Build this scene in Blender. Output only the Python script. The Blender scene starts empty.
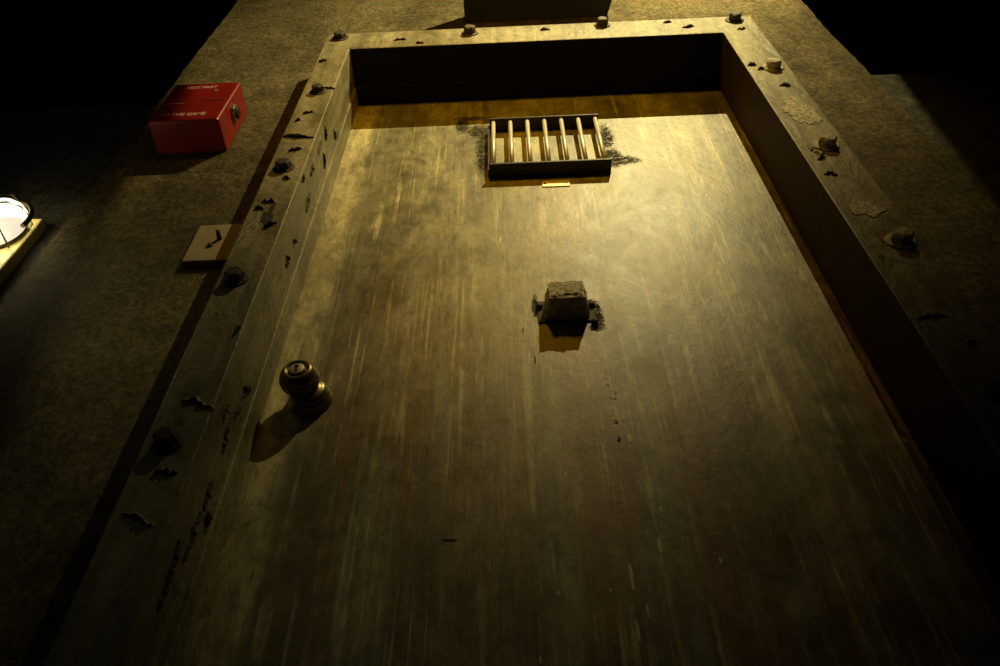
import bpy, bmesh, math, random
from mathutils import Vector, Matrix, noise
random.seed(7)
scene = bpy.context.scene
col = scene.collection
LIFT = 0.15                      # floor sits 15 cm under the lens; everything is lifted at the end

# ------------------------------------------------------------------ materials
class NT:
    def __init__(s, name):
        s.m = bpy.data.materials.new(name); s.m.use_nodes = True
        s.t = s.m.node_tree; s.t.nodes.clear()
        s.out = s.n('ShaderNodeOutputMaterial'); s.b = s.n('ShaderNodeBsdfPrincipled')
        s.l(s.b.outputs[0], s.out.inputs[0])
        s.co = s.n('ShaderNodeTexCoord').outputs['Object']
    def n(s, t, **k):
        x = s.t.nodes.new(t)
        for a, v in k.items(): setattr(x, a, v)
        return x
    def l(s, a, b): s.t.links.new(a, b)
    def val(s, sock, v):
        if hasattr(v, 'is_output') or isinstance(v, bpy.types.NodeSocket): s.l(v, sock)
        else: sock.default_value = v
    def map(s, scale=(1,1,1), loc=(0,0,0)):
        x = s.n('ShaderNodeMapping'); x.inputs['Scale'].default_value = scale; x.inputs['Location'].default_value = loc
        s.l(s.co, x.inputs['Vector']); return x.outputs[0]
    def noise(s, vec, scale=5, detail=6, rough=.6, dist=0):
        x = s.n('ShaderNodeTexNoise'); s.l(vec, x.inputs['Vector'])
        x.inputs['Scale'].default_value = scale; x.inputs['Detail'].default_value = detail
        x.inputs['Roughness'].default_value = rough; x.inputs['Distortion'].default_value = dist
        return x.outputs['Fac']
    def vor(s, vec, scale=5, feature='F1'):
        x = s.n('ShaderNodeTexVoronoi', feature=feature); s.l(vec, x.inputs['Vector']); x.inputs['Scale'].default_value = scale
        return x.outputs['Distance']
    def ramp(s, fac, stops, interp='LINEAR'):
        x = s.n('ShaderNodeValToRGB'); s.l(fac, x.inputs[0]); e = x.color_ramp; e.interpolation = interp
        while len(e.elements) < len(stops): e.elements.new(.5)
        for el, (p, c) in zip(e.elements, stops):
            el.position = p
            if not isinstance(c, (tuple, list)): c = (c, c, c)
            el.color = (*c, 1)
        return x.outputs[0]
    def math(s, op, a, b=0.0, c=0.0, clamp=False):
        x = s.n('ShaderNodeMath', operation=op, use_clamp=clamp)
        s.val(x.inputs[0], a); s.val(x.inputs[1], b); s.val(x.inputs[2], c); return x.outputs[0]
    def mix(s, fac, a, b, mode='MIX'):
        x = s.n('ShaderNodeMix', data_type='RGBA', blend_type=mode)
        s.val(x.inputs[0], fac)
        for i, v in ((6, a), (7, b)):
            if isinstance(v, (tuple, list)): v = (*v[:3], 1)
            s.val(x.inputs[i], v)
        return x.outputs[2]
    def sep(s):
        x = s.n('ShaderNodeSeparateXYZ'); s.l(s.co, x.inputs[0]); return x.outputs
    def bump(s, h, strength=.3, dist=.01, prev=None):
        x = s.n('ShaderNodeBump'); x.inputs['Strength'].default_value = strength; x.inputs['Distance'].default_value = dist
        s.l(h, x.inputs['Height'])
        if prev: s.l(prev, x.inputs['Normal'])
        s.l(x.outputs[0], s.b.inputs['Normal']); return x.outputs[0]
    def set(s, color=None, rough=None, metal=None, spec=None, coat=None):
        for nm, v in (('Base Color', color), ('Roughness', rough), ('Metallic', metal), ('Specular IOR Level', spec), ('Coat Weight', coat)):
            if v is None: continue
            if nm == 'Base Color' and isinstance(v, (tuple, list)): v = (*v[:3], 1)
            s.val(s.b.inputs[nm], v)
        return s.m

def simple(name, c, rough=.5, metal=0, bump=None, spec=.5):
    k = NT(name)
    n1 = k.noise(k.map(), 25, 5)
    cc = k.mix(n1, tuple(v*.7 for v in c), tuple(min(1, v*1.3) for v in c))
    if bump: k.bump(k.noise(k.map(), bump[0], 6), bump[1], bump[2])
    return k.set(cc, rough, metal, spec)

def bandx(k, x, c, w, soft):
    """1 inside |x-c|<w, soft edge"""
    d = k.math('ABSOLUTE', k.math('SUBTRACT', x, c))
    mr = k.n('ShaderNodeMapRange'); k.l(d, mr.inputs[0])
    mr.inputs[1].default_value = w + soft; mr.inputs[2].default_value = w; mr.inputs[3].default_value = 0; mr.inputs[4].default_value = 1
    return mr.outputs[0]

def blot(k, cx, cz, rx, rz, nz, thr=.5, amt=1.0):
    """noisy patch of flaked paint around a point on the door face"""
    X, Y, Z = k.sep()
    a = k.math('DIVIDE', k.math('SUBTRACT', X, cx), rx); b = k.math('DIVIDE', k.math('SUBTRACT', Z, cz), rz)
    d = k.math('SQRT', k.math('ADD', k.math('MULTIPLY', a, a), k.math('MULTIPLY', b, b)))
    f = k.math('SUBTRACT', nz, k.math('MULTIPLY', d, .30))
    mr = k.n('ShaderNodeMapRange'); k.l(f, mr.inputs[0])
    mr.inputs[1].default_value = thr - .27; mr.inputs[2].default_value = thr - .20; mr.inputs[4].default_value = amt
    return mr.outputs[0]

def door_material():
    k = NT('door_paint')
    X, Y, Z = k.sep()
    wob = k.noise(k.map((2.2, 1, 1.1)), 3, 3)
    s1 = k.noise(k.map((6.5, 1, .38)), 1.4, 5, .6, .5)
    s2 = k.noise(k.map((30, 1, .9), (3, 0, 0)), 1.2, 7, .68, .8)
    cl = k.noise(k.map((1.5, 1, .9)), 6.5, 9, .72, .8)
    mot = k.noise(k.map((1.3, 1, .8)), 34, 9, .78, .4)
    f = k.math('ADD', k.math('MULTIPLY', s1, .38), k.math('MULTIPLY', s2, .15))
    f = k.math('ADD', f, k.math('MULTIPLY', cl, .47))
    c = k.ramp(f, [(.37, (.085, .075, .038)), (.45, (.17, .155, .085)), (.51, (.235, .225, .14)), (.57, (.30, .275, .15)), (.65, (.43, .39, .235))])
    # browner, rustier runs low on the leaf
    br = k.noise(k.map((13, 1, .5), (1, 0, 7)), 1.1, 6, .65)
    low = k.n('ShaderNodeMapRange'); k.l(Z, low.inputs[0])
    low.inputs[1].default_value = 1.3; low.inputs[2].default_value = .6; low.inputs[4].default_value = 1
    c = k.mix(k.math('MULTIPLY', k.math('MULTIPLY', k.ramp(br, [(.44, 0), (.58, 1)]), low.outputs[0]), .8), c, (.19, .095, .03))
    warm = bandx(k, X, .09, .03, .05)
    wz = bandx(k, Z, 1.35, .10, .10)
    c = k.mix(k.math('MULTIPLY', k.math('MULTIPLY', warm, wz), .45), c, (.42, .30, .14))
    # rough pale strip beside the jamb on the knob side, smooth dark band next to it
    xw = k.math('ADD', X, k.math('MULTIPLY', k.math('SUBTRACT', wob, .5), .07))
    e1 = bandx(k, xw, -.345, .030, .012)
    edge = k.math('MULTIPLY', e1, k.ramp(k.noise(k.map((1.5, 1, .45)), 38, 9, .85, .8), [(.40, 0), (.54, 1)]))
    c = k.mix(k.math('MULTIPLY', bandx(k, xw, -.275, .032, .014), .55), c, (.135, .13, .080))
    c = k.mix(k.math('MULTIPLY', edge, .85), c, (.47, .42, .235))
    # pale broken runs and dark drips
    def runs(sx, off, lo, hi, gate):
        n_ = k.noise(k.map((sx, 1, sx*.028), off), 1.0, 6, .62, .5)
        g_ = k.noise(k.map((5, 1, 2.2), (off[2], 0, off[0])), 1.5, 5, .7)
        return k.math('MULTIPLY', k.ramp(n_, [(lo, 0), (hi, 1)]), k.ramp(g_, [(gate, 0), (gate+.10, 1)]))
    c = k.mix(k.math('MULTIPLY', runs(70, (2, 0, 5), .55, .62, .46), .75), c, (.52, .47, .28))
    c = k.mix(k.math('MULTIPLY', runs(150, (7, 0, 1), .56, .64, .48), .65), c, (.55, .50, .30))
    c = k.mix(k.math('MULTIPLY', runs(55, (4, 0, 8), .57, .66, .49), .60), c, (.065, .055, .028))
    dr = k.noise(k.map((24, 1, .55), (5, 0, 2)), 1, 4, .55, 1.0)
    line = k.ramp(k.math('ABSOLUTE', k.math('SUBTRACT', dr, .57)), [(0.0, 1), (.010, 0)])
    dmask = k.ramp(k.noise(k.map((3, 1, 1.2), (0, 0, 9)), 1.6, 2), [(.46, 0), (.56, 1)])
    c = k.mix(k.math('MULTIPLY', k.math('MULTIPLY', line, dmask), .65), c, (.04, .034, .02))
    c = k.mix(.9, c, k.ramp(mot, [(.30, .40), (.47, .92), (.68, 1.45)]), 'MULTIPLY')
    # dirt settled in patches, hairline crackle
    pat = k.ramp(k.noise(k.map((1.2, 1, .7), (3, 0, 6)), 4.2, 9, .74, 1.2), [(.40, .52), (.50, .95), (.60, 1.28)])
    c = k.mix(.75, c, pat, 'MULTIPLY')
    crk = k.ramp(k.math('ABSOLUTE', k.math('SUBTRACT', k.noise(k.map((1.5, 1, .6), (8, 0, 3)), 16, 6, .7, 1.5), .5)), [(0.0, 1), (.012, 0)])
    cm = k.ramp(k.noise(k.map((1, 1, 1), (1, 0, 12)), 3.2, 4, .6), [(.54, 0), (.62, 1)])
    c = k.mix(k.math('MULTIPLY', k.math('MULTIPLY', crk, cm), .6), c, (.05, .042, .02))
    nick = k.ramp(k.noise(k.map((210, 1, 45), (2, 0, 2)), 1, 2, .5), [(.765, 0), (.79, 1)])
    c = k.mix(k.math('MULTIPLY', nick, .7), c, (.66, .60, .40))
    # paint torn away round the grille and the small box
    tn = k.noise(k.map((1, 1, 1)), 60, 9, .85, 3.0)
    flk = None
    for a in ((-.068, 1.705, .036, .040), (-.054, 1.60, .020, .13), (-.085, 1.775, .045, .014), (-.105, 1.74, .02, .05), (.218, 1.55, .030, .05), (.214, 1.65, .022, .07), (.240, 1.535, .04, .022), (.08, 1.478, .13, .010),
              (.133, 1.015, .011, .040), (.034, 1.040, .007, .035), (.130, .982, .015, .012)):
        p = blot(k, *a, tn, .53); flk = p if flk is None else k.math('MAXIMUM', flk, p)
    flk = k.math('MULTIPLY', flk, k.ramp(k.noise(k.map((1, 1, 1.3), (6, 0, 6)), 120, 6, .75, 1.5), [(.44, 0), (.50, 1)]))
    dots = blot(k, .135, .80, .03, .16, k.noise(k.map((1, 1, .8)), 130, 4, .6), .80)
    flk = k.math('MAXIMUM', flk, dots)
    c = k.mix(k.math('MULTIPLY', flk, .92), c, (.020, .015, .008))
    rgh = k.math('ADD', k.ramp(cl, [(.3, .36), (.7, .52)]), k.math('MULTIPLY', flk, .4))
    rgh = k.math('ADD', rgh, k.math('MULTIPLY', edge, .15))
    k.l(k.math('SUBTRACT', .5, k.math('MULTIPLY', flk, .45)), k.b.inputs['Specular IOR Level'])
    b = k.bump(k.noise(k.map((1, 1, .75)), 60, 9, .75), .20, .004)
    b = k.bump(cl, .10, .012, b)
    b = k.bump(flk, .8, .004, b)
    return k.set(c, rgh, 0)

def frame_material():
    k = NT('frame_paint')
    cl = k.noise(k.map((1, 1, .5)), 9, 8, .65, .6)
    c = k.ramp(cl, [(.34, (.14, .125, .066)), (.5, (.25, .228, .135)), (.66, (.34, .315, .20))])
    st = k.noise(k.map((40, 40, 2.2)), 1.2, 5, .6)
    c = k.mix(.5, c, k.ramp(st, [(.35, .5), (.6, 1.2)]), 'MULTIPLY')
    c = k.mix(.7, c, k.ramp(k.noise(k.map(), 85, 8, .8), [(.32, .45), (.5, 1.0), (.68, 1.4)]), 'MULTIPLY')
    ck = k.ramp(k.math('ABSOLUTE', k.math('SUBTRACT', k.noise(k.map((1, 1, .6)), 11, 5, .7, 1.6), .5)), [(0.0, 1), (.014, 0)])
    ckm = k.ramp(k.noise(k.map((1, 1, 1), (4, 2, 2)), 4, 4, .6), [(.48, 0), (.56, 1)])
    ck = k.math('MULTIPLY', ck, ckm)
    c = k.mix(k.math('MULTIPLY', ck, .85), c, (.03, .025, .012))
    tn = k.noise(k.map(), 24, 8, .75, 1.0)
    hole = k.ramp(tn, [(.63, 0), (.65, 1)])
    c = k.mix(k.math('MULTIPLY', hole, .7), c, (.045, .036, .02))
    b = k.bump(k.noise(k.map(), 45, 6, .65), .35, .005)
    b = k.bump(k.noise(k.map((1, 1, .6)), 12, 4, .6, 1.0), .45, .012, b)
    b = k.bump(hole, -.6, .003, b)
    b = k.bump(ck, -.7, .004, b)
    return k.set(c, k.ramp(cl, [(.3, .42), (.7, .65)]), 0, .35)

def lintel_shade(k_name, c1, c2): pass

def plaster_material(name, dark, mid, light, scale=1.0):
    k = NT(name)
    big = k.noise(k.map(), 2.6*scale, 6, .6, .5)
    med = k.noise(k.map(), 17*scale, 8, .72, .4)
    f = k.math('ADD', k.math('MULTIPLY', big, .55), k.math('MULTIPLY', med, .45))
    c = k.ramp(f, [(.38, dark), (.5, mid), (.63, light)])
    run = k.noise(k.map((9, 9, .7)), 1.2, 4, .55)
    c = k.mix(.45, c, k.ramp(run, [(.36, .55), (.58, 1.1)]), 'MULTIPLY')
    sp = k.noise(k.map((1, 1, .8)), 105*scale, 8, .85, .4)
    c = k.mix(.85, c, k.ramp(sp, [(.40, .22), (.50, .90), (.60, 1.75)]), 'MULTIPLY')
    h1 = k.noise(k.map((1, 1, .8)), 75*scale, 8, .8, .3)
    h2 = k.noise(k.map((1, 1, 1.6)), 22*scale, 5, .6, 1.4)
    b = k.bump(h2, .6, .016)
    b = k.bump(h1, 1.0, .02, b)
    return k.set(c, .78, 0, .3)

M = {}
M['door'] = door_material()
M['frame'] = frame_material()
M['plaster'] = plaster_material('rough_plaster', (.09, .068, .024), (.195, .152, .060), (.31, .25, .115))
M['side'] = plaster_material('smooth_side_plaster', (.075, .072, .052), (.115, .11, .08), (.17, .16, .12), .5)
M['void'] = simple('black_void_paint', (.004, .004, .004), 1.0, 0, None, 0)
M['floor'] = simple('dark_floor_concrete', (.035, .033, .028), .8, 0, (30, .4, .01))
M['bolt'] = simple('blackened_bolt_iron', (.055, .045, .030), .62, .35, (160, .8, .004))
M['flake'] = simple('lifted_paint', (.25, .225, .14), .5, 0, (60, .4, .004))
M['rust'] = simple('rust_stain', (.22, .085, .022), .8, 0, (90, .5, .004))
M['hole'] = simple('bare_dark_metal', (.024, .018, .010), .8, 0, (120, .6, .004))
M['iron'] = simple('dark_grille_iron', (.030, .025, .016), .5, .4, (90, .3, .003))
M['bar'] = simple('worn_steel_bar', (.56, .52, .42), .42, .35, (90, .35, .002))
M['brass'] = simple('aged_brass', (.85, .68, .38), .45, .3, (120, .2, .001))
M['knob'] = simple('dark_bronze', (.20, .165, .095), .32, .8)
M['keyway'] = simple('worn_lock_cylinder', (.50, .42, .28), .5, .5)
M['black'] = simple('matte_black', (.010, .009, .008), .55)
M['red'] = simple('red_box_paint', (.25, .012, .009), .33, 0, (220, .08, .001))
M['red_dark'] = simple('red_paint_scuffed', (.20, .010, .008), .5)
M['letter'] = simple('worn_pale_lettering', (.85, .50, .40), .6)
M['chrome'] = simple('chipped_chrome', (.75, .70, .60), .22, .9, (140, .6, .003))
M['chip'] = simple('pale_bare_chip', (.62, .56, .38), .6)
M['plate'] = simple('worn_copper_plate', (.34, .27, .17), .5, .15, (60, .3, .003))
M['ledge'] = simple('sooty_ledge_paint', (.030, .026, .020), .75, 0, (30, .5, .006))
M['lampbody'] = simple('cream_lamp_enamel', (.80, .68, .27), .45, 0, (60, .2, .002))
M['cage'] = simple('dark_bronze_cage', (.10, .075, .03), .4, .7)

def speckled():
    k = NT('bare_gritty_concrete')
    v = k.noise(k.map(), 150, 6, .8)
    c = k.ramp(v, [(.36, (.10, .09, .06)), (.46, (.52, .49, .36)), (.58, (.95, .90, .70))])
    k.bump(k.noise(k.map(), 130, 6, .8), 1.0, .008)
    return k.set(c, .75, 0, .4)
M['grit'] = speckled()
M['shade_under'] = simple('lintel_underside_shade', (.018, .016, .011), .7, 0, (30, .4, .006), .15)  # shade put into the colour: frame paint darkened for the lintel underside
M['shade_reveal'] = simple('right_reveal_shade', (.042, .028, .012), .7, 0, (26, .4, .006), .12)  # right reveal's shade painted in as a darker, browner frame colour

def lamp_glass():
    k = NT('glowing_frosted_glass')
    n = k.noise(k.map(), 22, 3)
    c = k.mix(n, (1.0, .93, .80), (.98, .95, .92))
    k.l(c, k.b.inputs['Emission Color']); k.b.inputs['Emission Strength'].default_value = .95
    tr = k.n('ShaderNodeBsdfTransparent'); mx = k.n('ShaderNodeMixShader'); mx.inputs[0].default_value = .35
    k.l(k.b.outputs[0], mx.inputs[1]); k.l(tr.outputs[0], mx.inputs[2]); k.l(mx.outputs[0], k.out.inputs[0])
    return k.set((.75, .72, .66), .3)
M['glow'] = lamp_glass()

# ------------------------------------------------------------------ mesh helpers
def obj(name, bm, mats, parent=None, smooth=False, bevel=0, seg=2, angle=35):
    if not isinstance(mats, (list, tuple)): mats = [mats]
    bmesh.ops.recalc_face_normals(bm, faces=bm.faces)
    me = bpy.data.meshes.new(name); bm.to_mesh(me); bm.free()
    for m in mats: me.materials.append(m)
    if smooth:
        for p in me.polygons: p.use_smooth = True
    o = bpy.data.objects.new(name, me); col.objects.link(o)
    if parent: o.parent = parent
    if bevel:
        b = o.modifiers.new('bevel', 'BEVEL'); b.width = bevel; b.segments = seg; b.limit_method = 'ANGLE'; b.angle_limit = math.radians(angle)
    return o

def tag(o, label, cat, group=None):
    o['label'] = label; o['category'] = cat
    if group: o['group'] = group
    return o

def struct(name, bm, m, parent=None, **k):
    o = obj(name, bm, m, parent, **k)
    if not parent: o['kind'] = 'structure'
    return o

def empty(name, loc):
    o = bpy.data.objects.new(name, None); o.empty_display_size = .05; col.objects.link(o); o.location = loc; return o

def box(bm, x0, x1, y0, y1, z0, z1, mi=0):
    vs = [bm.verts.new(p) for p in ((x0,y0,z0),(x1,y0,z0),(x1,y1,z0),(x0,y1,z0),(x0,y0,z1),(x1,y0,z1),(x1,y1,z1),(x0,y1,z1))]
    for f in ((0,3,2,1),(4,5,6,7),(0,1,5,4),(1,2,6,5),(2,3,7,6),(3,0,4,7)):
        fc = bm.faces.new([vs[i] for i in f]); fc.material_index = mi
    return vs

def tube(bm, p0, p1, r, seg=16, r1=None, mi=0, cap=True):
    p0, p1 = Vector(p0), Vector(p1); d = (p1-p0); q = d.to_track_quat('Z', 'Y'); r1 = r if r1 is None else r1
    a = []; b = []
    for i in range(seg):
        t = 2*math.pi*i/seg; v = Vector((math.cos(t), math.sin(t), 0))
        a.append(bm.verts.new(p0 + q @ (v*r))); b.append(bm.verts.new(p1 + q @ (v*r1)))
    for i in range(seg):
        f = bm.faces.new((a[i], a[(i+1)%seg], b[(i+1)%seg], b[i])); f.material_index = mi; f.smooth = True
    if cap:
        f = bm.faces.new(a[::-1]); f.material_index = mi; f = bm.faces.new(b); f.material_index = mi

def lathe_y(bm, cx, cy, cz, prof, seg=40, sx=1, sz=1, mi=0):
    """prof: list of (radius, y offset) revolved round the y axis"""
    rings = []
    for r, y in prof:
        if r < 1e-6: rings.append([bm.verts.new((cx, cy+y, cz))]); continue
        rings.append([bm.verts.new((cx+r*sx*math.cos(2*math.pi*i/seg), cy+y, cz+r*sz*math.sin(2*math.pi*i/seg))) for i in range(seg)])
    for A, B in zip(rings, rings[1:]):
        for i in range(seg):
            j = (i+1) % seg
            if len(A) == 1 and len(B) == 1: continue
            if len(A) == 1: f = bm.faces.new((A[0], B[i], B[j]))
            elif len(B) == 1: f = bm.faces.new((A[i], B[0], A[j]))
            else: f = bm.faces.new((A[i], B[i], B[j], A[j]))
            f.smooth = True; f.material_index = mi

def path_tube(bm, pts, r, seg=8, closed=False):
    n = len(pts); rings = []
    for i, p in enumerate(pts):
        p = Vector(p); a = Vector(pts[(i-1) % n] if closed or i > 0 else pts[i]); b = Vector(pts[(i+1) % n] if closed or i < n-1 else pts[i])
        q = (b-a).to_track_quat('Z', 'Y')
        rings.append([bm.verts.new(p + q @ Vector((r*math.cos(2*math.pi*k/seg), r*math.sin(2*math.pi*k/seg), 0))) for k in range(seg)])
    for i in range(n if closed else n-1):
        A, B = rings[i], rings[(i+1) % n]
        # best rotational match
        best = min(range(seg), key=lambda s: (A[0].co-B[s].co).length)
        for k in range(seg):
            f = bm.faces.new((A[k], A[(k+1)%seg], B[(k+1+best)%seg], B[(k+best)%seg])); f.smooth = True
    if not closed:
        bm.faces.new(rings[0][::-1]); bm.faces.new(rings[-1])

def blob(bm, origin, u, v, nrm, w, h, lift=.0008, n=18, jag=.35, mi=0, seed=0):
    """a thin jagged patch lying on a surface"""
    rnd = random.Random(seed); o = Vector(origin); top = []; bot = []
    for i in range(n):
        t = 2*math.pi*i/n
        k = 1 + jag*(1.5*noise.noise(Vector((math.cos(t)*1.6, math.sin(t)*1.6, seed*3.7))) + rnd.uniform(-.35, .35))
        p = o + u*(math.cos(t)*w/2*k) + v*(math.sin(t)*h/2*k)
        top.append(bm.verts.new(p + nrm*lift)); bot.append(bm.verts.new(p))
    f = bm.faces.new(top); f.material_index = mi
    for i in range(n):
        f = bm.faces.new((bot[i], bot[(i+1)%n], top[(i+1)%n], top[i])); f.material_index = mi

def peel(bm, origin, u, v, nrm, w, h, seed=0, curl=.004):
    """a ragged split in the paint: a dark bare sliver (slot 1) and the narrow paint lip (slot 0) lifting along one rim"""
    rnd = random.Random(seed); o = Vector(origin)
    long_u = w >= h
    a, b, L, W = (u, v, w, h) if long_u else (v, u, h, w)
    n = 11; sgn = 1 if long_u else -1; drift = 0; st = []
    for i in range(n+1):
        t = i/n - .5; taper = max(.06, 1 - (2*abs(t))**2)
        drift += rnd.uniform(-.22, .22)*W
        hw = W*.5*taper*rnd.choice((.25, .45, .7, 1.0))
        st.append((o + a*(t*L + rnd.uniform(-.03, .03)*L) + b*drift, hw, taper))
    up = [bm.verts.new(p + b*hw + nrm*.0006) for p, hw, _ in st]; dn = [bm.verts.new(p - b*hw*rnd.uniform(.5, 1.2) + nrm*.0006) for p, hw, _ in st]
    for i in range(n):
        bm.faces.new((up[i], up[i+1], dn[i+1], dn[i])).material_index = 1
    T = []; Bk = []
    for p, hw, tp in st:
        base = p + b*(sgn*hw); lw = (.0022 + .25*W*rnd.uniform(.1, 1))*(.3 + .7*tp); c = curl*tp*rnd.uniform(.2, 1.1)
        r = [base + b*(sgn*.0012), base - b*(sgn*lw*.5) + nrm*(c*.7 + .001), base - b*(sgn*lw*.8) + nrm*(c*1.2 + .001)]
        T.append([bm.verts.new(q + nrm*.0008) for q in r]); Bk.append([bm.verts.new(q - nrm*.0002) for q in r])
    for i in range(n):
        for j in range(2):
            for G in (T, Bk): bm.faces.new((G[i][j], G[i+1][j], G[i+1][j+1], G[i][j+1]))
        for j in (0, 2): bm.faces.new((T[i][j], T[i+1][j], Bk[i+1][j], Bk[i][j]))

# ------------------------------------------------------------------ the setting
DY, FY, WY, SY = .803, .663, .75, .77          # door face, frame front, wall face, side wall face
XL, XR = -.825, .844                            # vertical corners of the wall the door is set in
FB = -LIFT
bm = bmesh.new(); box(bm, -2.6, 2.6, -1.6, 2.3, FB-.1, FB); struct('floor', bm, M['floor'])
bm = bmesh.new(); box(bm, -2.6, 2.6, 2.2, 2.3, FB, 3.3); struct('wall_back', bm, M['void'])
bm = bmesh.new(); box(bm, -2.6, 2.6, -1.6, 2.3, 3.3, 3.4); struct('ceiling', bm, M['void'])

def gridbox(bm, xs, zs, y0, y1, jl=0, jr=0):
    """front slab with a grid face so that a free edge can be made uneven"""
    F = [[None]*len(zs) for _ in xs]; B = [[None]*len(zs) for _ in xs]
    for i, x in enumerate(xs):
        for j, z in enumerate(zs):
            dx = 0
            if i == 0 and jl: dx = (noise.noise(Vector((1.3, 9.1, z*7)))*.7 + noise.noise(Vector((4.3, 2.1, z*31)))*.5)*jl
            if i == len(xs)-1 and jr: dx = (noise.noise(Vector((7.3, 3.1, z*7)))*.7 + noise.noise(Vector((2.3, 8.1, z*31)))*.5)*jr
            F[i][j] = bm.verts.new((x+dx, y0, z)); B[i][j] = bm.verts.new((x+dx, y1, z))
    nx, nz = len(xs), len(zs)
    for i in range(nx-1):
        for j in range(nz-1):
            bm.faces.new((F[i][j], F[i+1][j], F[i+1][j+1], F[i][j+1])); bm.faces.new((B[i][j], B[i][j+1], B[i+1][j+1], B[i+1][j]))
    for j in range(nz-1):
        bm.faces.new((F[0][j], F[0][j+1], B[0][j+1], B[0][j])); bm.faces.new((F[-1][j], B[-1][j], B[-1][j+1], F[-1][j+1]))
    for i in range(nx-1):
        bm.faces.new((F[i][0], B[i][0], B[i+1][0], F[i+1][0])); bm.faces.new((F[i][-1], F[i+1][-1], B[i+1][-1], B[i][-1]))
lin = lambda a, b, n: [a + (b-a)*i/n for i in range(n+1)]
TOP = 3.0
bm = bmesh.new()
gridbox(bm, [XL, XL+.03, -.40], lin(FB, TOP, 90), WY, 1.02, jl=.006)
gridbox(bm, [.56, XR-.03, XR], lin(FB, TOP, 110), WY, 1.02, jr=.012)
box(bm, -.40, .56, WY, 1.02, 1.93, TOP)
struct('wall_front', bm, M['plaster'])
bm = bmesh.new(); box(bm, -2.4, XL+.004, SY, .98, FB, 1.865); struct('wall_left', bm, M['side'], bevel=.006)
bm = bmesh.new(); box(bm, XR-.012, 2.4, SY, .98, FB, 1.853); struct('wall_right', bm, M['side'], bevel=.006)

# door leaf + knob
bm = bmesh.new(); box(bm, -.3985, .5585, DY, .855, FB+.004, 1.928); door = struct('door_1', bm, M['door'])

# frame: a heavy U of boxed steel standing proud of the wall
def U_frame(bm, fi, bi, fo, y0, y1):
    """fi/bi: inner (left x, right x, top z) at the front / back, fo: outer (left, right, top)"""
    def ring(i, y):
        l, r, t = i; L, R_, T = fo
        return [bm.verts.new(p) for p in ((l,y,FB),(l,y,t),(r,y,t),(r,y,FB),(L,y,FB),(L,y,T),(R_,y,T),(R_,y,FB))]
    F, B = ring(fi, y0), ring(bi, y1)
    for G in (F, B):
        bm.faces.new((G[0], G[1], G[5], G[4])); bm.faces.new((G[1], G[2], G[6], G[5])); bm.faces.new((G[2], G[3], G[7], G[6]))
    for i, j in ((0,1),(1,2),(2,3),(4,5),(5,6),(6,7),(0,4),(3,7)):
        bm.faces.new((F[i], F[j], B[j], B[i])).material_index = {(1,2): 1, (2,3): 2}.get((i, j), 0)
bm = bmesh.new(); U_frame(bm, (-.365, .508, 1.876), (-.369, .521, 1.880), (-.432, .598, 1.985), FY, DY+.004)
frame = struct('trim_1', bm, [M['frame'], M['shade_under'], M['shade_reveal']], bevel=.0035, seg=2, angle=50)
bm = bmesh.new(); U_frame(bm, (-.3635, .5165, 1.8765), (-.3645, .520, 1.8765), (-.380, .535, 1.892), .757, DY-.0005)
obj('door_stop', bm, [M['frame'], M['shade_under'], M['shade_reveal']], frame, bevel=.002)

# bolts in the frame
def bolt_bm():
    bm = bmesh.new(); rnd = random.Random(3)
    lathe_y(bm, 0, 0, 0, [(0.0, 0.0), (.0185, 0), (.0185, -.0025), (.016, -.004), (0.0, -.004)], 24)
    prof = [(.0125, -.0035), (.0135, -.006), (.0130, -.019), (.0108, -.0225), (0, -.0225)]
    rings = []
    for r, y in prof[:-1]:
        rings.append([bm.verts.new((r*math.cos(2*math.pi*i/6 + .3)*(1+rnd.uniform(-.05,.05)), y + rnd.uniform(-.0008,.0008), r*math.sin(2*math.pi*i/6 + .3)*(1+rnd.uniform(-.05,.05)))) for i in range(6)])
    for A, B in zip(rings, rings[1:]):
        for i in range(6): bm.faces.new((A[i], A[(i+1)%6], B[(i+1)%6], B[i]))
    bm.faces.new(rings[-1]); bm.faces.new(rings[0][::-1])
    return bm
bolt_me = None
BOLTS = [(-.403, .630), (-.404, .952), (-.402, 1.293), (-.397, 1.630), (-.397, 1.952),
         (-.083, 1.943), (.236, 1.957), (.552, 1.952), (.562, 1.650), (.558, 1.290), (.566, .982), (.560, .660)]
for i, (x, z) in enumerate(BOLTS):
    if bolt_me is None:
        o = obj('bolt', bolt_bm(), M['bolt'], frame, bevel=.0012, seg=1); bolt_me = o
    else:
        o = bolt_me.copy(); col.objects.link(o); o.parent = frame
    o.location = (x, FY, z); o.rotation_euler = (0, random.uniform(0, 1), 0)
    s = random.uniform(.98, 1.2) if x < .5 else 1.2; o.scale = (s, .85 if x > .5 else random.uniform(.65, .85), s)
    if i in (8, 9, 10): o.material_slots[0].link = 'OBJECT'; o.material_slots[0].material = M['grit']

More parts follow.
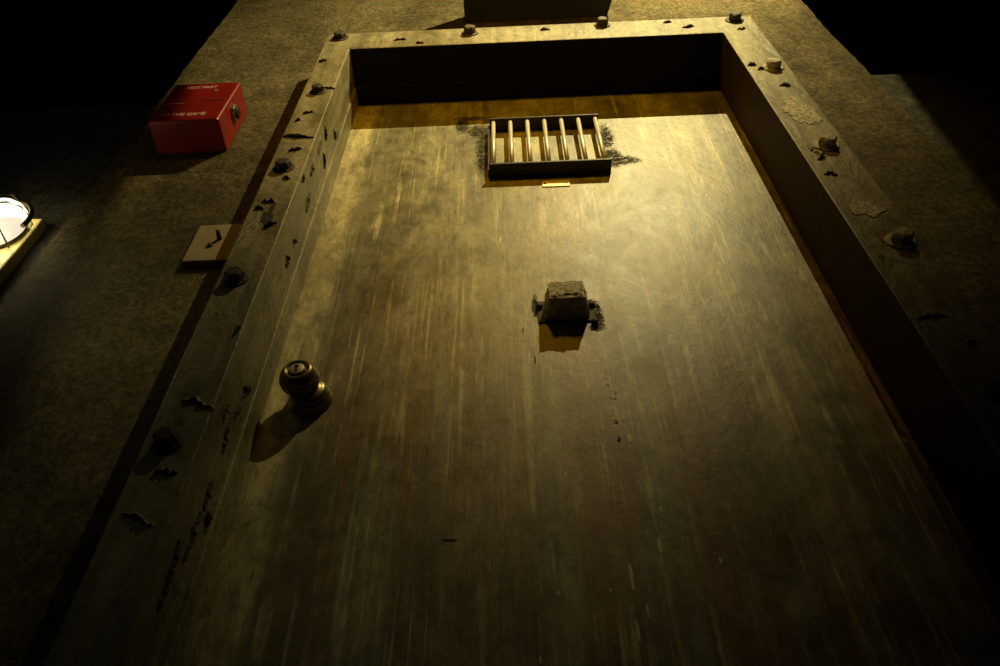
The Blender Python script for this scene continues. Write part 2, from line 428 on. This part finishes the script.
UX, UY, UZ = Vector((1,0,0)), Vector((0,1,0)), Vector((0,0,1))
FRONT_PEELS = [(-.398, 1.416, .061, .010), (-.394, 1.357, .027, .013), (-.389, 1.254, .015, .007), (-.403, 1.18, .025, .018), (-.414, 1.154, .016, .011),
    (-.383, 1.648, .045, .012), (-.413, 1.488, .011, .008), (-.385, .695, .047, .013), (-.399, .525, .044, .012), (-.391, .586, .027, .013),
    (-.415, 1.802, .02, .012), (-.372, .833, .006, .018), (.522, 1.666, .019, .012), (.537, 1.643, .019, .012), (.561, 1.555, .022, .014),
    (.533, 1.19, .022, .012), (.531, 1.277, .012, .035), (.534, 1.25, .019, .02), (.536, .798, .038, .018), (.563, .754, .014, .012),
    (.392, 1.955, .021, .010), (.435, 1.922, .031, .010), (.554, 1.888, .02, .010), (.098, 1.945, .026, .008), (-.25, 1.921, .031, .008), (-.2, 1.894, .02, .007),
    (-.40, 1.52, .02, .008), (-.385, 1.10, .022, .010)]
for i, (x, z, w, h) in enumerate(FRONT_PEELS):
    bm = bmesh.new(); a = random.uniform(-.35, .35)
    u = UX*math.cos(a) + UZ*math.sin(a); v = -UX*math.sin(a) + UZ*math.cos(a)
    peel(bm, (x, FY, z), u, v, -UY, w, h, 40+i, .005)
    obj('peeling_paint', bm, [M['flake'], M['hole']], frame)
REVEAL_PEELS = [(.695, 1.497, .034, .016), (.693, 1.427, .014, .048), (.745, 1.594, .014, .041), (.735, 1.573, .025, .017), (.694, 1.336, .012, .035),
    (.738, 1.445, .026, .022), (.725, 1.27, .013, .054), (.674, 1.266, .011, .022), (.732, .792, .026, .022), (.726, .702, .017, .066), (.725, .605, .013, .043),
    (.721, .544, .010, .066), (.744, .586, .020, .02), (.695, .494, .009, .048), (.706, .464, .012, .048), (.694, .714, .011, .028), (.726, .754, .011, .054),
    (.72, 1.142, .012, .018), (.722, 1.08, .018, .026)]
for i, (y, z, w, h) in enumerate(REVEAL_PEELS):
    bm = bmesh.new(); a = random.uniform(-.25, .25)
    u = UY*math.cos(a) + UZ*math.sin(a); v = -UY*math.sin(a) + UZ*math.cos(a)
    peel(bm, (-.3646 - .004*(y-FY)/.144 if y < .752 else -.3634, y, z), u, v, UX, w*.8, h, 140+i, .003)
    obj('peeling_paint', bm, [M['bolt'], M['hole']], frame)
bm = bmesh.new()
blob(bm, (.553, FY, 1.435), UX, UZ, -UY, .060, .100, .0012, 44, .34, 0, 5)
o = obj('bare_patch', bm, M['grit'], frame); o['label'] = 'pale gritty bare patch where the paint has fallen off'
bm = bmesh.new(); blob(bm, (.550, FY, 1.073), UX, UZ, -UY, .048, .040, .0012, 34, .45, 0, 9); obj('bare_patch', bm, M['grit'], frame)
bm = bmesh.new(); blob(bm, (-.394, FY, 1.125), UX, UZ, -UY, .020, .075, .0010, 34, .5, 0, 12); obj('bare_patch', bm, M['hole'], frame)
bm = bmesh.new(); blob(bm, (.547, FY, .99), UX, UZ, -UY, .016, .032, .0010, 14, .35, 0, 13)
o = obj('rust_spot', bm, M['rust'], frame); o['label'] = 'orange rust spot beside a bolt'

# pale chips knocked out of the door paint
CHIPS = [(.122, .531, .003, .0347), (.058, .682, .002, .012), (.161, .57, .004, .0227), (.134, .486, .0022, .0185), (.12, .463, .0023, .0304),
    (-.022, 1.246, .003, .0193), (.171, .622, .0022, .01), (.038, .511, .002, .0077), (.227, .547, .0019, .0097), (.149, .743, .0055, .0144),
    (.212, .838, .002, .0115), (.509, .722, .003, .0078), (.013, .432, .0017, .0119), (.096, .512, .002, .0062)]
for i, (x, z, w, h) in enumerate(CHIPS):
    bm = bmesh.new(); blob(bm, (x, DY, z), UX, UZ, -UY, w*1.5, h, .0004, 12, .4, 0, 70+i); obj('paint_chip', bm, M['chip'], door)
for i, (x, z, w, h) in enumerate([(.028, .909, .003, .0158), (.012, .982, .0024, .0124), (-.088, .587, .0175, .0032)]):
    bm = bmesh.new(); blob(bm, (x, DY, z), UX, UZ, -UY, w, h, .0004, 12, .3, 0, 90+i); obj('dark_scratch', bm, M['hole'], door)

# knob with keyhole
KX, KZ = -.301, .838
bm = bmesh.new()
lathe_y(bm, KX, DY, KZ, [(0, 0), (.0325, 0), (.0325, -.004), (.0305, -.0065), (.0300, -.0080), (.0300, -.0125), (.0280, -.0150), (.0272, -.0165), (.0270, -.0205), (.0245, -.0235),
    (.0200, -.0255), (.0135, -.0270), (.0125, -.034), (0, -.034)])
knob = obj('door_knob', bm, M['knob'], door); knob['label'] = 'dark bronze round door knob with a keyhole and a ringed rose'
HX = KX - .0105
bm = bmesh.new()
lathe_y(bm, HX, DY+.008, KZ+.007, [(0, -.028), (.0145, -.028), (.0195, -.031), (.0255, -.0355), (.0278, -.039), (.0280, -.041), (.0270, -.0422), (.0280, -.0434), (.0288, -.046),
    (.0280, -.050), (.0270, -.0512), (.0272, -.0525), (.0248, -.0585), (.0210, -.0630), (.0175, -.0652), (.0158, -.0648), (.0148, -.0630), (.0138, -.0625), (0, -.0625)])
obj('knob_head', bm, M['knob'], knob)
bm = bmesh.new()
lathe_y(bm, HX, DY+.008, KZ+.007, [(0, -.062), (.0112, -.062), (.0112, -.0652), (.0102, -.0660), (0, -.0660)], 28)
obj('lock_cylinder', bm, M['keyway'], knob)
bm = bmesh.new(); lathe_y(bm, HX-.0005, DY+.008, KZ+.0115, [(0, -.0658), (.0034, -.0658), (.0034, -.0666), (0, -.0666)], 16); box(bm, HX-.0018, HX+.0014, DY-.0586, DY-.0578, KZ, KZ+.011)
obj('keyhole', bm, M['black'], knob)

# ------------------------------------------------------------------ things fixed to the door and the wall
# barred grille
GX0, GX1, GZ0, GZ1 = -.040, .203, 1.481, 1.702
g = empty('barred_grille', ((GX0+GX1)/2, DY, GZ0))
tag(g, 'small barred viewing grille with seven worn steel bars, high on the door', 'grille')
def child(name, bm, m, par, **k):
    o = obj(name, bm, m, par, **k); r = par
    while r.parent: r = r.parent
    if o.parent == r: o.matrix_parent_inverse = Matrix.Translation(-r.location)
    return o
bm = bmesh.new(); box(bm, GX0-.002, GX1+.006, DY-.032, DY-.0003, GZ0, GZ0+.006); child('bottom_rail', bm, M['iron'], g, bevel=.001)
bm = bmesh.new(); box(bm, GX0-.001, GX1+.001, DY-.032, DY-.0003, GZ1-.005, GZ1); child('top_rail', bm, M['iron'], g, bevel=.001)
for i in range(7):
    x = GX0 + .0075 + i*(GX1-GX0-.014)/6
    bm = bmesh.new(); tube(bm, (x, DY-.0235, GZ0+.005), (x, DY-.0235, GZ1-.004), .0047, 16)
    child('bar', bm, M['bar'], g)
bm = bmesh.new(); box(bm, GX0-.0045, GX0-.001, DY-.016, DY-.0003, GZ0+.006, GZ1-.005); child('side_strip', bm, M['iron'], g)

# brass tag under the grille
t = empty('brass_tag', (.0925, DY, 1.434)); tag(t, 'tiny blank brass tag screwed on just below the barred grille', 'tag')
bm = bmesh.new(); box(bm, .065, .121, DY-.0022, DY-.0002, 1.434, 1.457); child('plate', bm, M['brass'], t, bevel=.0008)
for x in (.0705, .1155):
    bm = bmesh.new(); lathe_y(bm, x, DY-.0022, 1.4455, [(0, 0), (.0022, 0), (.0018, -.0009), (0, -.0012)], 14); child('screw', bm, M['bolt'], t)

# blackened lump of a box in the middle of the door
t = empty('peephole_box', (.083, DY, .995)); tag(t, 'small encrusted black metal box bolted to the middle of the door', 'box')
bm = bmesh.new()
x0, x1, z0, z1, yf = .046, .120, .999, 1.049, DY-.048
vs = box(bm, x0, x1, yf, DY-.0003, z0, z1)
bmesh.ops.subdivide_edges(bm, edges=bm.edges, cuts=7, use_grid_fill=True)
for v in bm.verts:
    if v.co.y < DY-.002:
        c = v.co; ex = max(0, abs(c.x-.083)-.026)/.010; ez = max(0, abs(c.z-1.023)-.014)/.010; ey = max(0, (DY-.036)-c.y)/.010
        k = min(1, ex*ex*.5 + ez*ez*.5 + ey*ey*.3) if (ex > 0) + (ez > 0) + (ey > 0) > 1 else 0
        c.x = .083 + (c.x-.083)*(1 - .16*(DY-c.y)/.045)
        d = noise.noise_vector(c*90)*.0022 + noise.noise_vector(c*260)*.0012
        v.co = c + d - Vector((math.copysign(.003, c.x-.083)*k, -.003*k, math.copysign(.003, c.z-1.023)*k))
bmesh.ops.subdivide_edges(bm, edges=bm.edges, cuts=1, use_grid_fill=True)
for v in bm.verts:
    if v.co.y < DY-.002: v.co += noise.noise_vector(v.co*400)*.0009
child('body', bm, M['grit'], t, smooth=False)
bm = bmesh.new(); box(bm, .037, .129, DY-.003, DY-.0003, .996, 1.052); child('back_plate', bm, M['bolt'], t, bevel=.001)
for x, z in ((.0405, 1.036), (.1255, 1.036), (.1265, .992)):
    bm = bmesh.new(); lathe_y(bm, x, DY-.003, z, [(0, .002), (.0055, .002), (.0055, -.004), (.004, -.006), (0, -.0065)], 10); child('screw', bm, M['bolt'], t)

# red box with lock and lettering
RX0, RX1, RZ0, RZ1, RYF = -.7385, -.5915, 1.545, 1.739, .676
t = empty('red_lock_box', ((RX0+RX1)/2, WY, RZ0)); tag(t, 'red metal box with pale lettering and a side lock, left of the door', 'box')
bm = bmesh.new(); box(bm, RX0, RX1, RYF, WY+.001, RZ0, RZ1); child('housing', bm, M['red'], t, bevel=.0055, seg=3)
bm = bmesh.new(); box(bm, RX0+.001, RX1+.0006, RYF+.012, RYF+.0135, RZ0-.0005, RZ1+.0005); child('lid_seam', bm, M['red_dark'], t)
lx, ly, lz = RX1, .707, 1.643
bm = bmesh.new()
def lathe_x(bm, cx, cy, cz, prof, seg=28, jag=0):
    rings = []; rnd = random.Random(11); jj = [1+rnd.uniform(-jag, jag) for _ in range(seg)]
    for r, x in prof:
        if r < 1e-6: rings.append([bm.verts.new((cx+x, cy, cz))]); continue
        rings.append([bm.verts.new((cx+x, cy+r*jj[i]*math.cos(2*math.pi*i/seg), cz+r*jj[i]*math.sin(2*math.pi*i/seg))) for i in range(seg)])
    for A, B in zip(rings, rings[1:]):
        for i in range(seg):
            j = (i+1) % seg
            if len(A) == 1: bm.faces.new((A[0], B[i], B[j]))
            elif len(B) == 1: bm.faces.new((A[i], B[0], A[j]))
            else: bm.faces.new((A[i], B[i], B[j], A[j]))
lathe_x(bm, lx, ly, lz, [(.0145, 0), (.0175, .0), (.0170, .006), (.0145, .008), (.0130, .006), (.0130, .0)], 28, .10)
lock = child('lock', bm, M['chrome'], t); lock['label'] = 'black round lock with a bright chipped rim'
bm = bmesh.new(); lathe_x(bm, lx, ly, lz, [(0, .001), (.0140, .001), (.0135, .010), (.010, .012), (0, .012)], 24); o = obj('lock_core', bm, M['black'], lock)
bm = bmesh.new(); lathe_y(bm, -.635, RYF-.0002, 1.692, [(0, 0), (.0032, 0), (.0028, -.002), (0, -.0026)], 14); child('rivet', bm, M['chrome'], t)
bm = bmesh.new(); box(bm, -.648, -.605, RYF-.0006, RYF+.0004, 1.638, 1.641); child('slot', bm, M['black'], t)
def text(body, x, z, width, height, y, m, name):
    cu = bpy.data.curves.new(name, 'FONT'); cu.body = body; cu.size = 1; cu.align_x = 'LEFT'; cu.extrude = .01; cu.offset = .006
    tmp = bpy.data.objects.new(name, cu); col.objects.link(tmp)
    bpy.context.view_layer.update()
    me = bpy.data.meshes.new_from_object(tmp.evaluated_get(bpy.context.evaluated_depsgraph_get()))
    bpy.data.objects.remove(tmp)
    xs = [v.co.x for v in me.vertices]; ys = [v.co.y for v in me.vertices]; zs = [v.co.z for v in me.vertices]
    for v in me.vertices:
        c = v.co.copy()
        v.co = (x + (c.x-min(xs))/(max(xs)-min(xs))*width, y - (c.z-min(zs))/(max(zs)-min(zs))*.0006, z + (c.y-min(ys))/(max(ys)-min(ys))*height)
    me.materials.clear(); me.materials.append(m)
    o = bpy.data.objects.new(name, me); col.objects.link(o); return o
for body, x, z, w, h in (('NOT PART', -.704, 1.706, .068, .014), ('OF THE GAME', -.718, 1.566, .094, .014)):
    o = text(body, x, z, w, h, RYF, M['letter'], 'lettering'); o.parent = t; o.matrix_parent_inverse = Matrix.Translation(-t.location)
bm = bmesh.new()
box(bm, -.716, -.686, RYF-.0005, RYF+.0004, 1.630, 1.632)
box(bm, -.720, -.714, RYF-.0005, RYF+.0004, 1.628, 1.634)
child('printed_line', bm, M['letter'], t)

# copper strike plate by the frame
t = empty('wall_plate', (-.53, WY, 1.121)); tag(t, 'square coppery metal plate screwed to the wall, tucked against the left door frame', 'plate')
bm = bmesh.new(); box(bm, -.556, -.420, WY-.013, WY+.001, 1.117, 1.231); child('plate', bm, M['plate'], t, bevel=.002)
for x, z in ((-.519, 1.162),):
    bm = bmesh.new(); lathe_y(bm, x, WY-.013, z, [(0, 0.001), (.0055, .001), (.0055, -.002), (.004, -.0035), (0, -.004)], 12)
    child('screw', bm, M['bolt'], t)
bm = bmesh.new(); tube(bm, (-.508, WY-.013, 1.182), (-.508, WY-.030, 1.184), .0045, 10, .0035); child('broken_stud', bm, M['bolt'], t)

# dark ledge over the door
bm = bmesh.new()
P = [(-.110, WY+.001), (.288, WY+.001), (.300, .71), (.292, .67), (.304, .62), (.298, .55), (.288, .48), (-.108, .48)]
b0 = [bm.verts.new((x, y, 2.287)) for x, y in P]; b1 = [bm.verts.new((x, y, 2.345)) for x, y in P]
bm.faces.new(b0[::-1]); bm.faces.new(b1)
for i in range(len(P)): bm.faces.new((b0[i], b0[(i+1)%len(P)], b1[(i+1)%len(P)], b1[i]))
tag(obj('dark_ledge', bm, M['ledge'], bevel=.003), 'dark ledge jutting from the wall above the door frame', 'ledge')

# caged bulkhead lamp on the side wall
LX, LZ = -.914, 1.240
t = empty('caged_wall_lamp', (LX, SY, LZ)); tag(t, 'glowing white caged wall lamp on a cream plate, at the far left', 'lamp')
bm = bmesh.new(); box(bm, LX-.105, LX+.040, SY-.022, SY+.001, LZ-.26, LZ+.058); child('back_plate', bm, M['lampbody'], t, bevel=.003)
bm = bmesh.new()
lathe_y(bm, LX-.012, SY-.022, LZ, [(0, 0), (.046, 0), (.046, -.008), (.042, -.012), (0, -.012)], 40, 1, 1.1); child('collar', bm, M['cage'], t)
GX = LX-.012
bm = bmesh.new()
lathe_y(bm, GX, SY-.030, LZ, [(.044, 0), (.0515, -.008), (.0535, -.018), (.051, -.030), (.043, -.041), (.028, -.049), (.013, -.052), (0, -.0525)], 40, 1, 1.2)
o = child('glass_globe', bm, M['glow'], t); o['label'] = 'glowing frosted glass globe'      # thin glass: lets part of its bulb's light out
bl = bpy.data.lights.new('lamp_bulb', 'POINT'); bl.energy = 1.0; bl.color = (1, .83, .38); bl.shadow_soft_size = .02
bo = bpy.data.objects.new('lamp_bulb', bl); col.objects.link(bo); bo.location = (GX, SY-.060, LZ-.005)
bm = bmesh.new(); N = 40
path_tube(bm, [(GX+.060*math.cos(math.radians(-12+205*i/N)), SY-.050, LZ+.073*math.sin(math.radians(-12+205*i/N))) for i in range(N+1)], .0045, 8)
cage = child('cage_hoop', bm, M['cage'], t)
for a in (.25, 1.3, 2.35, 3.4, 4.45, 5.5):
    bm = bmesh.new(); c, s_ = math.cos(a), math.sin(a)*1.22
    path_tube(bm, [(GX+.046*c, SY-.022, LZ+.046*s_), (GX+.057*c, SY-.034, LZ+.057*s_), (GX+.058*c, SY-.052, LZ+.058*s_), (GX+.052*c, SY-.072, LZ+.052*s_), (GX+.034*c, SY-.085, LZ+.034*s_), (GX, SY-.089, LZ)], .0017, 8)
    obj('cage_wire', bm, M['cage'], cage)

# ------------------------------------------------------------------ camera
cam = bpy.data.cameras.new('camera'); cam.lens = 28.8; cam.sensor_width = 36; cam.clip_start = .01
co = bpy.data.objects.new('camera', cam); col.objects.link(co); scene.camera = co
r = Vector((.99911, .041273, -.008688)); d = Vector((-.0373916, .7714343, -.6352094)); f = Vector((-.0195146, .634969, .772291))
co.matrix_world = Matrix(((r.x, -d.x, -f.x, 0), (r.y, -d.y, -f.y, 0), (r.z, -d.z, -f.z, 0), (0, 0, 0, 1)))

# ------------------------------------------------------------------ light
def aim(o, to): o.rotation_euler = (Vector(to) - Vector(o.location)).to_track_quat('-Z', 'Y').to_euler()
def spot(name, loc, to, deg, blend, watt, color, size):
    l = bpy.data.lights.new(name, 'SPOT'); l.energy = watt; l.color = color; l.spot_size = math.radians(deg); l.spot_blend = blend; l.shadow_soft_size = size
    o = bpy.data.objects.new(name, l); col.objects.link(o); o.location = loc; aim(o, to); return o
KEY = Vector((.54, -.38, 2.9))
spot('key_spot', KEY, (.20, .78, 2.37), 86, 1.0, 275, (1, .82, .35), .004)
spot('amber_spot', (-.05, -.22, 1.92), (.06, .80, 1.70), 92, 1.0, 18, (1, .46, .0), .06)

# unseen fixture added at the key light, two flaps cut its beam either side
fix = empty('unseen_beam_cutter', KEY); tag(fix, 'black spotlight with two added flaps cutting the key beam, out of view', 'blocker')
ax = (Vector((-.08, .78, 2.0)) - KEY).normalized()
bm = bmesh.new(); tube(bm, KEY - ax*.16, KEY - ax*.02, .07, 24); child('can', bm, M['black'], fix)
bm = bmesh.new(); tube(bm, KEY - ax*.09, Vector((KEY.x, KEY.y-.12, 3.3)), .012, 10); child('yoke', bm, M['black'], fix)
def flap(p, q, side):
    a, b = (Vector(p)-KEY).normalized(), (Vector(q)-KEY).normalized()
    n = a.cross(b).normalized()
    if n.dot(ax) < 0: n = -n
    m = (a+b).normalized(); t_ = n.cross(m).normalized(); e = KEY + m*.44
    bm = bmesh.new()
    top = [e - t_*.50, e + t_*.50, e + t_*.42 - n*.24 - m*.24, e - t_*.42 - n*.24 - m*.24]
    A = [bm.verts.new(v) for v in top]; B = [bm.verts.new(v - m*.002) for v in top]
    bm.faces.new(A); bm.faces.new(B[::-1])
    for i in range(4): bm.faces.new((A[i], A[(i+1)%4], B[(i+1)%4], B[i]))
    child('added_flap', bm, M['black'], fix)
flap((-.865, .75, 2.336), (-.690, .75, .804), -1)
flap((.919, .77, 1.794), (.861, .77, 1.23), 1)

fl = bpy.data.lights.new('fill_lamp', 'AREA'); fl.energy = .34; fl.size = .9; fl.color = (1, .9, .55)
fo = bpy.data.objects.new('fill_lamp', fl); col.objects.link(fo); fo.location = (-1.1, -.9, 1.5); aim(fo, (-.3, .8, 1.2))
w = bpy.data.worlds.new('World'); scene.world = w; w.use_nodes = True
w.node_tree.nodes['Background'].inputs[0].default_value = (.8, .75, .5, 1); w.node_tree.nodes['Background'].inputs[1].default_value = .0035

scene.view_settings.view_transform = 'Standard'
scene.view_settings.look = 'None'
bpy.context.view_layer.update()
for o in list(scene.objects):
    if o.parent is None: o.location.z += LIFT
